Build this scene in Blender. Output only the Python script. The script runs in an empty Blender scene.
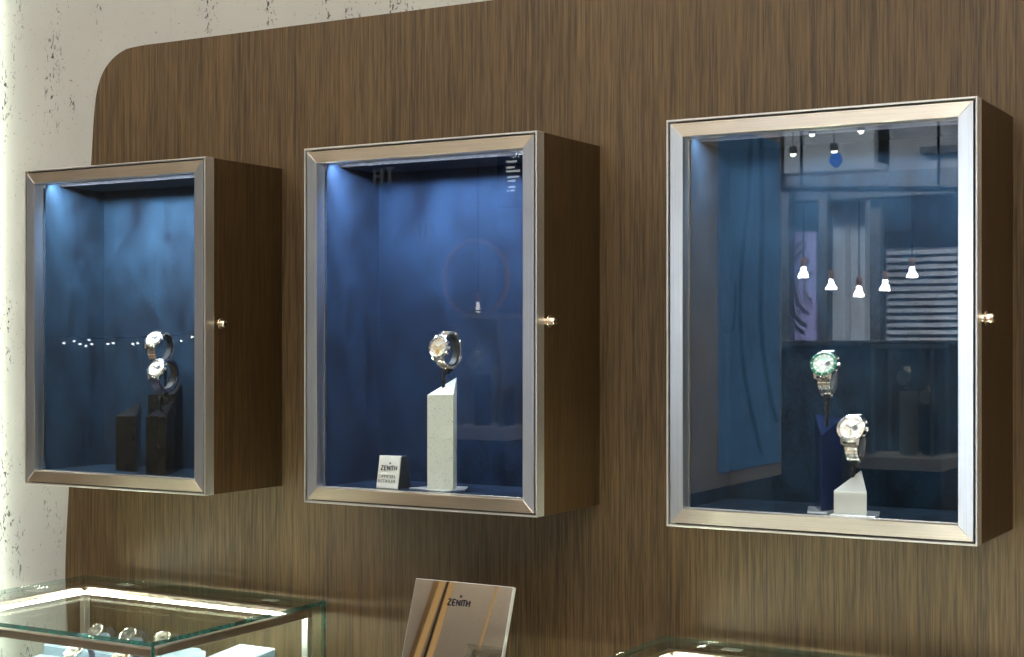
import bpy, bmesh, math, random
from mathutils import Vector, Matrix
random.seed(7)
SC = bpy.context.scene
COL = SC.collection
# ------------------------------------------------------------------ camera model (metres; cabinet fronts lie in y = 0)
F_PX, YAW, HOR, EYE, DIST = 1534.783, 0.52364, 341.2037, 1.55, 1.906054
SN, CS = math.sin(YAW), math.cos(YAW)
def at_y(px, py, y):                    # point of the plane y = const behind a photo pixel
    u = (px - 512) / F_PX; t = (DIST + y) / (CS + SN * u)
    return Vector((t * (-SN + CS * u), y, EYE + t * (HOR - py) / F_PX))
def at_z(px, py, z):
    u = (px - 512) / F_PX; t = (z - EYE) * F_PX / (HOR - py)
    return Vector((t * (-SN + CS * u), t * (CS + SN * u) - DIST, z))
GLASS_Y = 0.008
def seen(px, py, t):                    # room point whose mirror image in the cabinet glass falls on a pixel
    u = (px - 512) / F_PX
    return Vector((t * (-SN + CS * u), 2 * GLASS_Y - (t * (CS + SN * u) - DIST), EYE + t * (HOR - py) / F_PX))

# ------------------------------------------------------------------ materials
MATS = {}
def new_mat(name):
    m = bpy.data.materials.new(name); m.use_nodes = True
    m.node_tree.nodes.clear(); MATS[name] = m
    return m, m.node_tree.nodes, m.node_tree.links
def node(ns, t, **kw):
    n = ns.new(t)
    for k, v in kw.items():
        if k.startswith('_'): setattr(n, k[1:], v)
        else: n.inputs[k.replace('__', ' ')].default_value = v
    return n
def ramp(ns, stops):
    r = ns.new('ShaderNodeValToRGB'); e = r.color_ramp.elements
    while len(e) < len(stops): e.new(0.5)
    for i, (p, c) in enumerate(stops):
        e[i].position = p; e[i].color = (*c, 1) if len(c) == 3 else c
    return r
def pbr(name, col, rough=0.5, metal=0.0, spec=0.5, var=0.06, scale=40, bump=0.0, coat=0.0):
    m, ns, ln = new_mat(name)
    out = node(ns, 'ShaderNodeOutputMaterial'); p = node(ns, 'ShaderNodeBsdfPrincipled')
    p.inputs['Roughness'].default_value = rough; p.inputs['Metallic'].default_value = metal
    p.inputs['Specular IOR Level'].default_value = spec; p.inputs['Coat Weight'].default_value = coat
    tc = node(ns, 'ShaderNodeTexCoord'); nz = node(ns, 'ShaderNodeTexNoise', Scale=scale, Detail=4)
    ln.new(tc.outputs['Object'], nz.inputs['Vector'])
    r = ramp(ns, [(0.3, tuple(c * (1 - var) for c in col)), (0.7, tuple(min(1, c * (1 + var)) for c in col))])
    ln.new(nz.outputs['Fac'], r.inputs['Fac']); ln.new(r.outputs['Color'], p.inputs['Base Color'])
    if bump:
        b = node(ns, 'ShaderNodeBump', Strength=bump, Distance=0.001)
        ln.new(nz.outputs['Fac'], b.inputs['Height']); ln.new(b.outputs['Normal'], p.inputs['Normal'])
    ln.new(p.outputs[0], out.inputs[0])
    return m
def emit(name, col, strength):
    m, ns, ln = new_mat(name)
    out = node(ns, 'ShaderNodeOutputMaterial'); e = node(ns, 'ShaderNodeEmission', Strength=strength)
    e.inputs['Color'].default_value = (*col, 1); ln.new(e.outputs[0], out.inputs[0])
    return m
def glass(name, r0=0.045, tint=(1, 1, 1), rough=0.0):
    m, ns, ln = new_mat(name)
    out = node(ns, 'ShaderNodeOutputMaterial'); mx = node(ns, 'ShaderNodeMixShader')
    tr = node(ns, 'ShaderNodeBsdfTransparent'); tr.inputs['Color'].default_value = (*tint, 1)
    gl = node(ns, 'ShaderNodeBsdfGlossy', Roughness=rough)
    ge = node(ns, 'ShaderNodeNewGeometry'); dt = node(ns, 'ShaderNodeVectorMath', _operation='DOT_PRODUCT')
    ln.new(ge.outputs['Incoming'], dt.inputs[0]); ln.new(ge.outputs['Normal'], dt.inputs[1])
    ab = node(ns, 'ShaderNodeMath', _operation='ABSOLUTE'); ln.new(dt.outputs['Value'], ab.inputs[0])
    su = node(ns, 'ShaderNodeMath', _operation='SUBTRACT'); su.inputs[0].default_value = 1; ln.new(ab.outputs[0], su.inputs[1])
    pw = node(ns, 'ShaderNodeMath', _operation='POWER'); pw.inputs[1].default_value = 5; ln.new(su.outputs[0], pw.inputs[0])
    ml = node(ns, 'ShaderNodeMath', _operation='MULTIPLY_ADD'); ml.inputs[1].default_value = 1 - r0; ml.inputs[2].default_value = r0
    ln.new(pw.outputs[0], ml.inputs[0]); ln.new(ml.outputs[0], mx.inputs[0])
    ln.new(tr.outputs[0], mx.inputs[1]); ln.new(gl.outputs[0], mx.inputs[2]); ln.new(mx.outputs[0], out.inputs[0])
    return m
def veneer(name, dark, mid, light, off=0.0):
    m, ns, ln = new_mat(name)
    out = node(ns, 'ShaderNodeOutputMaterial'); p = node(ns, 'ShaderNodeBsdfPrincipled', Roughness=0.5)
    p.inputs['Specular IOR Level'].default_value = 0.3
    tc = node(ns, 'ShaderNodeTexCoord')
    def streak(sx, sz, detail, o):
        mp = node(ns, 'ShaderNodeMapping'); mp.inputs['Scale'].default_value = (sx, sx, sz); mp.inputs['Location'].default_value = (o, o * .7, off)
        ln.new(tc.outputs['Object'], mp.inputs['Vector'])
        n = node(ns, 'ShaderNodeTexNoise', Scale=1.0, Detail=detail, Roughness=0.6); ln.new(mp.outputs[0], n.inputs['Vector'])
        return n
    fine = streak(520, 13, 2, 3.1 + off); midn = streak(170, 2.4, 4, 7.7 + off); broad = streak(9, .3, 2, 1.3 + off)
    r1 = ramp(ns, [(0.30, dark), (0.5, mid), (0.72, light)])
    mixa = node(ns, 'ShaderNodeMath', _operation='MULTIPLY_ADD'); mixa.inputs[1].default_value = 0.58
    ln.new(fine.outputs['Fac'], mixa.inputs[0])
    mb = node(ns, 'ShaderNodeMath', _operation='MULTIPLY'); mb.inputs[1].default_value = 0.40; ln.new(midn.outputs['Fac'], mb.inputs[0]); ln.new(mb.outputs[0], mixa.inputs[2])
    mc = node(ns, 'ShaderNodeMath', _operation='MULTIPLY_ADD'); mc.inputs[1].default_value = 0.22; ln.new(broad.outputs['Fac'], mc.inputs[0]); ln.new(mixa.outputs[0], mc.inputs[2])
    md = node(ns, 'ShaderNodeMath', _operation='MULTIPLY_ADD'); md.inputs[1].default_value = 1.45; md.inputs[2].default_value = -0.37; ln.new(mc.outputs[0], md.inputs[0])
    ln.new(md.outputs[0], r1.inputs['Fac']); ln.new(r1.outputs['Color'], p.inputs['Base Color'])
    b = node(ns, 'ShaderNodeBump', Strength=0.15, Distance=0.0005); ln.new(fine.outputs['Fac'], b.inputs['Height']); ln.new(b.outputs['Normal'], p.inputs['Normal'])
    ln.new(p.outputs[0], out.inputs[0])
    return m
def brushed(name, col, vertical, rough=0.3):
    m, ns, ln = new_mat(name)
    out = node(ns, 'ShaderNodeOutputMaterial'); p = node(ns, 'ShaderNodeBsdfPrincipled', Metallic=1.0)
    p.inputs['Anisotropic'].default_value = 0.75
    tg = node(ns, 'ShaderNodeTangent', _direction_type='RADIAL', _axis='Z')
    ln.new(tg.outputs[0], p.inputs['Tangent'])
    p.inputs['Anisotropic Rotation'].default_value = 0.0 if vertical else 0.25
    tc = node(ns, 'ShaderNodeTexCoord'); mp = node(ns, 'ShaderNodeMapping')
    mp.inputs['Scale'].default_value = (900, 900, 6) if vertical else (6, 900, 900)
    n = node(ns, 'ShaderNodeTexNoise', Scale=1.0, Detail=2); ln.new(tc.outputs['Object'], mp.inputs[0]); ln.new(mp.outputs[0], n.inputs['Vector'])
    n2 = node(ns, 'ShaderNodeTexNoise', Scale=22.0, Detail=3); ln.new(tc.outputs['Object'], n2.inputs['Vector'])
    r = ramp(ns, [(0.3, tuple(c * .9 for c in col)), (0.7, tuple(min(1, c * 1.06) for c in col))]); ln.new(n.outputs['Fac'], r.inputs[0])
    ln.new(r.outputs[0], p.inputs['Base Color'])
    mr = node(ns, 'ShaderNodeMapRange'); mr.inputs['To Min'].default_value = rough - .06; mr.inputs['To Max'].default_value = rough + .06
    ln.new(n2.outputs['Fac'], mr.inputs['Value']); ln.new(mr.outputs[0], p.inputs['Roughness'])
    ln.new(p.outputs[0], out.inputs[0])
    return m
def suede(name, lo, hi):
    m, ns, ln = new_mat(name)
    out = node(ns, 'ShaderNodeOutputMaterial'); p = node(ns, 'ShaderNodeBsdfPrincipled', Roughness=0.9)
    p.inputs['Specular IOR Level'].default_value = 0.1; p.inputs['Sheen Weight'].default_value = 0.03; p.inputs['Sheen Tint'].default_value = (.3, .55, 1, 1); p.inputs['Sheen Roughness'].default_value = 0.5
    tc = node(ns, 'ShaderNodeTexCoord')
    mp = node(ns, 'ShaderNodeMapping'); mp.inputs['Scale'].default_value = (1, 1, .55); ln.new(tc.outputs['Object'], mp.inputs[0])
    a = node(ns, 'ShaderNodeTexNoise', Scale=20, Detail=6, Roughness=0.70, Distortion=0.4); ln.new(mp.outputs[0], a.inputs['Vector'])
    f = node(ns, 'ShaderNodeTexNoise', Scale=420, Detail=2); ln.new(tc.outputs['Object'], f.inputs['Vector'])
    ad = node(ns, 'ShaderNodeMath', _operation='MULTIPLY_ADD'); ad.inputs[1].default_value = 0.35; ln.new(f.outputs['Fac'], ad.inputs[0]); ln.new(a.outputs['Fac'], ad.inputs[2])
    r = ramp(ns, [(0.52, lo), (0.84, hi)]); ln.new(ad.outputs[0], r.inputs[0]); ln.new(r.outputs[0], p.inputs['Base Color'])
    b = node(ns, 'ShaderNodeBump', Strength=0.25, Distance=0.0006); ln.new(f.outputs['Fac'], b.inputs['Height']); ln.new(b.outputs['Normal'], p.inputs['Normal'])
    ln.new(p.outputs[0], out.inputs[0])
    return m
def plaster(name):
    m, ns, ln = new_mat(name)
    out = node(ns, 'ShaderNodeOutputMaterial'); p = node(ns, 'ShaderNodeBsdfPrincipled', Roughness=0.75)
    p.inputs['Specular IOR Level'].default_value = 0.25
    tc = node(ns, 'ShaderNodeTexCoord')
    def nz(scale, sc, det=3, loc=(0, 0, 0), dist=0.0):
        mp = node(ns, 'ShaderNodeMapping'); mp.inputs['Scale'].default_value = sc; mp.inputs['Location'].default_value = loc
        ln.new(tc.outputs['Object'], mp.inputs[0])
        n = node(ns, 'ShaderNodeTexNoise', Scale=scale, Detail=det, Distortion=dist); ln.new(mp.outputs[0], n.inputs['Vector'])
        return n
    base = nz(3.0, (1, 1, .5), 5)
    rb = ramp(ns, [(0.3, (0.350, 0.356, 0.340)), (0.7, (0.420, 0.428, 0.410))]); ln.new(base.outputs['Fac'], rb.inputs[0])
    pit = nz(150, (1.0, 1.0, .45), 3, dist=1.2); clus = nz(9, (2.1, 1, .38), 2, loc=(3.3, 0, 1.7)); spk = nz(300, (1, 1, .6), 1, loc=(4, 2, 1))
    rc = ramp(ns, [(0.53, (0, 0, 0)), (0.62, (1, 1, 1))]); ln.new(clus.outputs['Fac'], rc.inputs[0])
    rp = ramp(ns, [(0.585, (0, 0, 0)), (0.63, (1, 1, 1))]); ln.new(pit.outputs['Fac'], rp.inputs[0])
    mu = node(ns, 'ShaderNodeMath', _operation='MULTIPLY'); ln.new(rc.outputs[0], mu.inputs[0]); ln.new(rp.outputs[0], mu.inputs[1])
    rs = ramp(ns, [(0.73, (0, 0, 0)), (0.77, (.8, .8, .8))]); ln.new(spk.outputs['Fac'], rs.inputs[0])
    mxm = node(ns, 'ShaderNodeMath', _operation='MAXIMUM'); ln.new(mu.outputs[0], mxm.inputs[0]); ln.new(rs.outputs[0], mxm.inputs[1])
    mix = node(ns, 'ShaderNodeMix', _data_type='RGBA'); ln.new(mxm.outputs[0], mix.inputs['Factor'])
    ln.new(rb.outputs[0], mix.inputs['A']); mix.inputs['B'].default_value = (0.06, 0.06, 0.058, 1)
    ln.new(mix.outputs['Result'], p.inputs['Base Color'])
    inv = node(ns, 'ShaderNodeMath', _operation='SUBTRACT'); inv.inputs[0].default_value = 1; ln.new(mxm.outputs[0], inv.inputs[1])
    b = node(ns, 'ShaderNodeBump', Strength=0.5, Distance=0.002); ln.new(inv.outputs[0], b.inputs['Height']); ln.new(b.outputs['Normal'], p.inputs['Normal'])
    ln.new(p.outputs[0], out.inputs[0])
    return m
def speckle(name, col, spot, thr=0.70):
    m, ns, ln = new_mat(name)
    out = node(ns, 'ShaderNodeOutputMaterial'); p = node(ns, 'ShaderNodeBsdfPrincipled', Roughness=0.6)
    tc = node(ns, 'ShaderNodeTexCoord'); n = node(ns, 'ShaderNodeTexNoise', Scale=420, Detail=1); ln.new(tc.outputs['Object'], n.inputs['Vector'])
    r = ramp(ns, [(thr - .03, col), (thr + .02, spot)]); ln.new(n.outputs['Fac'], r.inputs[0]); ln.new(r.outputs[0], p.inputs['Base Color'])
    ln.new(p.outputs[0], out.inputs[0])
    return m

veneer('wood_panel', (0.030, 0.0198, 0.0088), (0.071, 0.0450, 0.0203), (0.112, 0.0725, 0.0345))
veneer('wood_box', (0.021, 0.012, 0.0045), (0.045, 0.0255, 0.0095), (0.072, 0.041, 0.0155), off=5.0)
plaster('plaster')
brushed('steel_h', (0.80, 0.72, 0.61), False, 0.30)  # same metal as the stiles; warm tint stands in for reflected ceiling light
brushed('steel_v', (0.74, 0.75, 0.77), True, 0.30)  # same metal as the rails; cool tint stands in for reflected mall light
brushed('rim_steel', (0.78, 0.77, 0.75), True, 0.42)
pbr('black_gap', (0.008, 0.008, 0.008), 0.6)
pbr('matt_black', (0.004, 0.004, 0.005), 0.9, spec=0.05)
suede('suede', (0.0006, 0.0026, 0.0066), (0.0068, 0.0200, 0.0365))
suede('suede_bright', (0.0004, 0.0022, 0.0090), (0.0060, 0.0165, 0.0430))
glass('door_glass', 0.05, (0.97, 0.985, 0.985))
glass('case_glass', 0.045, (0.965, 0.985, 0.97))
def edge_glass():
    m = pbr('glass_edge', (0.016, 0.105, 0.095), 0.12, spec=0.8, var=0.6, scale=60); ns, ln = m.node_tree.nodes, m.node_tree.links
    out = next(n for n in ns if n.type == 'OUTPUT_MATERIAL'); p = next(n for n in ns if n.type == 'BSDF_PRINCIPLED')
    ge = node(ns, 'ShaderNodeNewGeometry'); mr = node(ns, 'ShaderNodeMapRange'); mr.inputs['To Min'].default_value = .86; mr.inputs['To Max'].default_value = .22
    ln.new(ge.outputs['Backfacing'], mr.inputs['Value'])
    tr = node(ns, 'ShaderNodeBsdfTransparent'); tr.inputs['Color'].default_value = (.75, .95, .90, 1); mx = node(ns, 'ShaderNodeMixShader')
    ln.new(mr.outputs[0], mx.inputs[0]); ln.new(tr.outputs[0], mx.inputs[1]); ln.new(p.outputs[0], mx.inputs[2]); ln.new(mx.outputs[0], out.inputs[0])
edge_glass()
glass('crystal', 0.02)
pbr('chrome', (0.80, 0.79, 0.77), 0.12, 1.0)
pbr('bronze_bar', (0.50, 0.42, 0.37), 0.30, 1.0)
pbr('brass_steel', (0.85, 0.75, 0.62), 0.18, 1.0)
pbr('watch_steel', (0.82, 0.80, 0.77), 0.16, 1.0)
pbr('watch_dark_steel', (0.45, 0.44, 0.43), 0.2, 1.0)
pbr('two_tone', (0.78, 0.56, 0.38), 0.2, 1.0)
pbr('white_dial', (0.86, 0.86, 0.83), 0.35, var=0.02)
pbr('silver_dial', (0.62, 0.60, 0.54), 0.3, 0.3, var=0.03)
pbr('gold_dial', (0.68, 0.45, 0.12), 0.3, 0.6)
pbr('ink', (0.008, 0.010, 0.018), 0.6, spec=0.2)
pbr('dark_sub', (0.08, 0.10, 0.13), 0.3)
pbr('green_bezel', (0.010, 0.115, 0.062), 0.2, var=0.15)
pbr('green_dial', (0.36, 0.47, 0.40), 0.3)
pbr('leather', (0.018, 0.018, 0.024), 0.55, bump=0.3, scale=300)
pbr('blue_leather', (0.020, 0.022, 0.060), 0.5, bump=0.3, scale=300)
pbr('black_plastic', (0.008, 0.008, 0.010), 0.4, spec=0.3)
pbr('cuff_grey', (0.045, 0.052, 0.060), 0.45)
pbr('cuff_dark', (0.010, 0.011, 0.013), 0.4)
pbr('plate_steel', (0.75, 0.76, 0.76), 0.45, 1.0)
pbr('post_steel', (0.80, 0.79, 0.76), 0.38, 1.0)
pbr('gloss_black', (0.008, 0.008, 0.008), 0.10, spec=0.2)
pbr('gloss_blue', (0.006, 0.016, 0.060), 0.22, spec=0.5)
speckle('white_stone', (0.62, 0.66, 0.60), (0.20, 0.21, 0.19))
pbr('white_lacquer', (0.62, 0.65, 0.64), 0.35)
pbr('sign_card', (0.60, 0.60, 0.55), 0.5)
pbr('sign_side', (0.018, 0.021, 0.024), 0.4)
pbr('plaque_mirror', (0.46, 0.43, 0.39), 0.015, 1.0, var=0.02)
pbr('plaque_edge', (0.75, 0.80, 0.80), 0.1)
pbr('pad_blue', (0.15, 0.23, 0.33), 0.7, var=0.04)
pbr('deck', (0.10, 0.10, 0.09), 0.5)
pbr('counter_wood', (0.10, 0.065, 0.035), 0.5)
emit('led_case', (0.96, 1.0, 0.76), 220)
emit('led_cab', (0.75, 0.86, 1.0), 10)
emit('led_cove', (0.93, 1.0, 0.82), 7)
emit('bulb_glow', (1.0, 0.93, 0.80), 60)
emit('spot_glow', (1.0, 0.97, 0.9), 26)
emit('ceiling_glow', (1.0, 0.95, 0.86), 3)
emit('trim_glow', (1.0, .64, .28), .72)  # gold ceiling trim made to glow for the plaque reflection; no lamp
emit('bulb_dim', (1, .93, .8), 7)
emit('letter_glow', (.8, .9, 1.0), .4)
emit('picture_lit', (.26, .55, .95), .85)
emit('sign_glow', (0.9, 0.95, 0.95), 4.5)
pbr('floor_stone', (0.34, 0.27, 0.20), 0.3, var=0.12, scale=6)
pbr('room_wall', (0.46, 0.45, 0.43), 0.7)
pbr('room_dark', (0.10, 0.10, 0.11), 0.6)
pbr('ceiling_white', (0.62, 0.58, 0.52), 0.8)
pbr('mall_pale', (0.72, 0.78, 0.82), 0.6)
pbr('mall_dark', (0.020, 0.022, 0.026), 0.5)
pbr('mall_grey', (0.30, 0.31, 0.33), 0.6)
pbr('mall_purple', (0.35, 0.33, 0.62), 0.5, var=0.3, scale=4)
pbr('mall_line', (0.12, 0.12, 0.17), 0.5)
pbr('mall_pink', (0.5, 0.16, 0.22), 0.6)
pbr('partition_grey', (0.74, 0.71, 0.68), 0.6)
pbr('picture_teal', (0.05, 0.13, 0.19), 0.4, var=0.4, scale=5)
emit('picture_line', (.20, .45, .80), .6)
pbr('copper', (0.75, 0.38, 0.22), 0.3, 1.0)
pbr('balloon_blue', (0.03, 0.18, 0.75), 0.3)
pbr('gold_trim', (0.75, 0.50, 0.20), 0.25, 1.0)
pbr('dark_gold', (0.36, 0.24, 0.13), 0.5)

# ------------------------------------------------------------------ mesh helpers
class MB:
    """collects shapes in one bmesh; build() links it as one mesh object"""
    def __init__(s): s.bm = bmesh.new(); s.mats = []
    def mi(s, m):
        if m not in s.mats: s.mats.append(m)
        return s.mats.index(m)
    def _merge(s, tmp, m, smooth=False, mtx=None):
        if mtx is not None: bmesh.ops.transform(tmp, matrix=mtx, verts=tmp.verts)
        i = s.mi(m) if m else 0
        for f in tmp.faces:
            f.material_index = i; f.smooth = smooth
        me = bpy.data.meshes.new('tmp'); tmp.to_mesh(me); tmp.free(); s.bm.from_mesh(me); bpy.data.meshes.remove(me)
        return s
    def box(s, a, b, m, bev=0.0, mtx=None, seg=1):
        t = bmesh.new(); lo = [min(a[i], b[i]) for i in range(3)]; hi = [max(a[i], b[i]) for i in range(3)]
        v = [t.verts.new((x, y, z)) for z in (lo[2], hi[2]) for y in (lo[1], hi[1]) for x in (lo[0], hi[0])]
        for q in ((0, 2, 3, 1), (4, 5, 7, 6), (0, 1, 5, 4), (2, 6, 7, 3), (0, 4, 6, 2), (1, 3, 7, 5)): t.faces.new([v[k] for k in q])
        if bev: bmesh.ops.bevel(t, geom=list(t.edges), offset=bev, segments=seg, affect='EDGES')
        return s._merge(t, m, mtx=mtx)
    def hull(s, bottom, top, m, bev=0.0, mtx=None):
        """prism between two point rings with equal counts"""
        t = bmesh.new(); n = len(bottom)
        b = [t.verts.new(p) for p in bottom]; u = [t.verts.new(p) for p in top]
        t.faces.new(b[::-1]); t.faces.new(u)
        for i in range(n): t.faces.new((b[i], b[(i + 1) % n], u[(i + 1) % n], u[i]))
        bmesh.ops.recalc_face_normals(t, faces=t.faces)
        if bev: bmesh.ops.bevel(t, geom=list(t.edges), offset=bev, segments=1, affect='EDGES')
        return s._merge(t, m, mtx=mtx)
    def lathe(s, prof, m, mtx=None, seg=32, smooth=True):
        """profile of (radius, height) turned about local z"""
        t = bmesh.new(); rings = []
        for r, h in prof:
            if r < 1e-6: rings.append([t.verts.new((0, 0, h))])
            else: rings.append([t.verts.new((r * math.cos(2 * math.pi * k / seg), r * math.sin(2 * math.pi * k / seg), h)) for k in range(seg)])
        for a, b in zip(rings, rings[1:]):
            for k in range(seg):
                k2 = (k + 1) % seg
                if len(a) == 1 and len(b) == 1: continue
                if len(a) == 1: t.faces.new((a[0], b[k], b[k2]))
                elif len(b) == 1: t.faces.new((a[k], a[k2], b[0]))
                else: t.faces.new((a[k], a[k2], b[k2], b[k]))
        bmesh.ops.recalc_face_normals(t, faces=t.faces)
        for e in t.edges:
            if len(e.link_faces) == 2 and e.calc_face_angle(0) > 0.6: e.smooth = False
        return s._merge(t, m, smooth=smooth, mtx=mtx)
    def tube(s, pts, r, m, seg=10, mtx=None):
        t = bmesh.new(); pts = [Vector(p) for p in pts]; rings = []
        for i, p in enumerate(pts):
            d = (pts[min(i + 1, len(pts) - 1)] - pts[max(i - 1, 0)]).normalized()
            a = d.orthogonal().normalized() if i == 0 else (pa - d * pa.dot(d)).normalized()
            pa = a; b = d.cross(a)
            rings.append([t.verts.new(p + r * (a * math.cos(2 * math.pi * k / seg) + b * math.sin(2 * math.pi * k / seg))) for k in range(seg)])
        for A, B in zip(rings, rings[1:]):
            for k in range(seg): t.faces.new((A[k], A[(k + 1) % seg], B[(k + 1) % seg], B[k]))
        t.faces.new(rings[0][::-1]); t.faces.new(rings[-1])
        bmesh.ops.recalc_face_normals(t, faces=t.faces)
        return s._merge(t, m, smooth=True, mtx=mtx)
    def plate(s, outline, y0, y1, m, mtx=None, edge=None):
        """closed (x, z) outline given thickness from y0 (front) to y1"""
        t = bmesh.new(); n = len(outline)
        a = [t.verts.new((x, y0, z)) for x, z in outline]; b = [t.verts.new((x, y1, z)) for x, z in outline]
        fa = t.faces.new(a); fb = t.faces.new(b[::-1])
        for i in range(n): t.faces.new((a[i], b[i], b[(i + 1) % n], a[(i + 1) % n]))
        bmesh.ops.recalc_face_normals(t, faces=t.faces)
        return s._merge(t, m, mtx=mtx)
    def build(s, name, parent=None, mtx=None):
        me = bpy.data.meshes.new(name); s.bm.to_mesh(me); s.bm.free()
        for m in s.mats: me.materials.append(MATS[m])
        o = bpy.data.objects.new(name, me); COL.objects.link(o)
        if parent is not None: o.parent = parent
        if mtx is not None: o.matrix_local = mtx
        return o
def tag(o, label, cat, group=None, kind=None):
    o['label'] = label; o['category'] = cat
    if group: o['group'] = group
    if kind: o['kind'] = kind
    return o
def empty(name, loc=(0, 0, 0), rot=None):
    o = bpy.data.objects.new(name, None); COL.objects.link(o); o.location = loc
    o.empty_display_size = 0.05
    if rot: o.rotation_euler = rot
    return o
def structure(o):
    o['kind'] = 'structure'; return o
def area_light(name, loc, rot, size, power, col, parent=None, spread=math.pi):
    d = bpy.data.lights.new(name, 'AREA'); d.shape = 'RECTANGLE'; d.size, d.size_y = size; d.energy = power; d.color = col; d.spread = spread
    o = bpy.data.objects.new(name, d); COL.objects.link(o); o.location = loc; o.rotation_euler = rot
    if parent is not None: o.parent = parent
    return o

# strokes for lettering: unit-height glyphs as bars (x0,y0,x1,y1) of stroke width w
def bar(mb, p, q, w, y, m, dep=0.0006, mtx=None):
    p, q = Vector((p[0], p[1])), Vector((q[0], q[1])); d = (q - p).normalized(); n = Vector((-d.y, d.x)) * w / 2
    pts = [p + n, q + n, q - n, p - n]
    mb.hull([(v.x, y, v.y) for v in pts], [(v.x, y - dep, v.y) for v in pts], m, mtx=mtx)
GLYPH = {
 'Z': ([((0, 1), (.62, 1)), ((.60, 1), (.03, 0)), ((0, 0), (.68, 0))], .68),
 'E': ([((0, 0), (0, 1)), ((0, 1), (.52, 1)), ((0, .5), (.46, .5)), ((0, 0), (.52, 0))], .52),
 'N': ([((0, 0), (0, 1)), ((0, 1), (.62, 0)), ((.62, 0), (.62, 1))], .62),
 'I': ([((0, 0), (0, 1))], 0.0),
 'T': ([((-.34, 1), (.34, 1)), ((0, 0), (0, 1))], 0.0),
 'H': ([((0, 0), (0, 1)), ((.56, 0), (.56, 1)), ((0, .52), (.56, .52))], .56),
}
LAYOUT = [('Z', 0), ('E', .98), ('N', 1.80), ('I', 2.80), ('T', 3.26), ('H', 3.80)]      # the line is 4.36 units wide
def zenith(mb, cx, cz, width, y, m, mtx=None, weight=.15, star=True, dep=0.0006):
    k = width / 4.36; x0 = cx - width / 2
    for g, off in LAYOUT:
        for a, b in GLYPH[g][0]:
            bar(mb, (x0 + (off + a[0]) * k, cz + (a[1] - .5) * k), (x0 + (off + b[0]) * k, cz + (b[1] - .5) * k), weight * k, y, m, dep, mtx)
    if star:
        c = Vector((x0 + 2.42 * k, cz + 1.12 * k)); o = []
        for i in range(10):
            r = (.30 if i % 2 == 0 else .13) * k; a = math.pi / 2 + i * math.pi / 5
            o.append((c.x + r * math.cos(a), c.y + r * math.sin(a)))
        mb.plate(o, y - dep, y, m, mtx=mtx)
def text_mesh(mb, body, size, cx, cz, y, m, mtx=None, dep=0.0004, spacing=1.0):
    cu = bpy.data.curves.new('t', 'FONT'); cu.body = body; cu.size = size; cu.align_x = 'CENTER'; cu.align_y = 'CENTER'; cu.extrude = dep / 2
    cu.space_character = spacing; cu.resolution_u = 3
    ob = bpy.data.objects.new('t', cu); COL.objects.link(ob)
    bpy.context.view_layer.update()
    me = bpy.data.meshes.new_from_object(ob.evaluated_get(bpy.context.evaluated_depsgraph_get()))
    t = bmesh.new(); t.from_mesh(me)
    bpy.data.objects.remove(ob); bpy.data.curves.remove(cu); bpy.data.meshes.remove(me)
    M = Matrix.Translation((cx, y - dep / 2, cz)) @ Matrix.Rotation(math.pi / 2, 4, 'X')
    bmesh.ops.transform(t, matrix=M, verts=t.verts)
    mb._merge(t, m, mtx=mtx)

# ------------------------------------------------------------------ room shell
WALL_Y, PANEL_Y = 0.219, 0.199
X0, X1, Y0, ZC = -10.0, 5.0, -15.0, 3.5
structure(MB().box((-2.42, WALL_Y, 0), (X1, WALL_Y + .12, ZC), 'plaster').build('wall_back'))
structure(MB().box((-2.58, WALL_Y - .16, 0), (-2.42, WALL_Y + .12, ZC), 'room_wall').build('trim_1'))        # return beside the light cove
structure(MB().box((X0, WALL_Y - .02, 0), (-2.58, WALL_Y + .12, ZC), 'room_wall').build('wall_side'))
structure(MB().box((X0 - .12, Y0, 0), (X0, WALL_Y + .12, ZC), 'room_wall').build('wall_left'))
structure(MB().box((X1, Y0, 0), (X1 + .12, WALL_Y + .12, ZC), 'room_wall').build('wall_right'))
structure(MB().box((X0 - .12, Y0 - .12, 0), (X1 + .12, Y0, ZC), 'mall_grey').build('wall_front'))
structure(MB().box((X0 - .12, Y0 - .12, -.12), (X1 + .12, WALL_Y + .12, 0), 'floor_stone').build('floor'))
structure(MB().box((X0 - .12, Y0 - .12, ZC), (X1 + .12, WALL_Y + .12, ZC + .12), 'ceiling_white').build('ceiling'))

# rounded wood panel
def arc_pts(ctrl, n=8):
    out = []
    for i in range(1, len(ctrl) - 2):
        p0, p1, p2, p3 = (Vector(c) for c in ctrl[i - 1:i + 3])
        for k in range(n):
            t = k / n
            out.append(tuple(.5 * ((2 * p1) + (p2 - p0) * t + (2 * p0 - 5 * p1 + 4 * p2 - p3) * t * t + (3 * p1 - p0 - 3 * p2 + p3) * t ** 3)))
    return out
ctrl = [(-2.09, .02), (-2.13, .35), (-2.178, .75), (-2.1975, 1.06), (-2.188, 1.27), (-2.160, 1.58), (-2.1305, 1.88), (-2.1225, 1.975), (-2.1125, 2.027), (-2.0915, 2.063),
        (-2.054, 2.087), (-2.008, 2.0938), (-1.90, 2.0942), (-1.5, 2.0945)]
left = arc_pts(ctrl)
outline = [(-2.07, .02)] + left + [(3.6, 2.0945), (3.6, .02)]
pn = MB().plate(outline, PANEL_Y, WALL_Y - .0005, 'wood_panel').build('wall_panel')
tag(pn, 'large brown wood veneer wall panel with one rounded top corner, on the pale plaster wall', 'panel')

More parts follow.
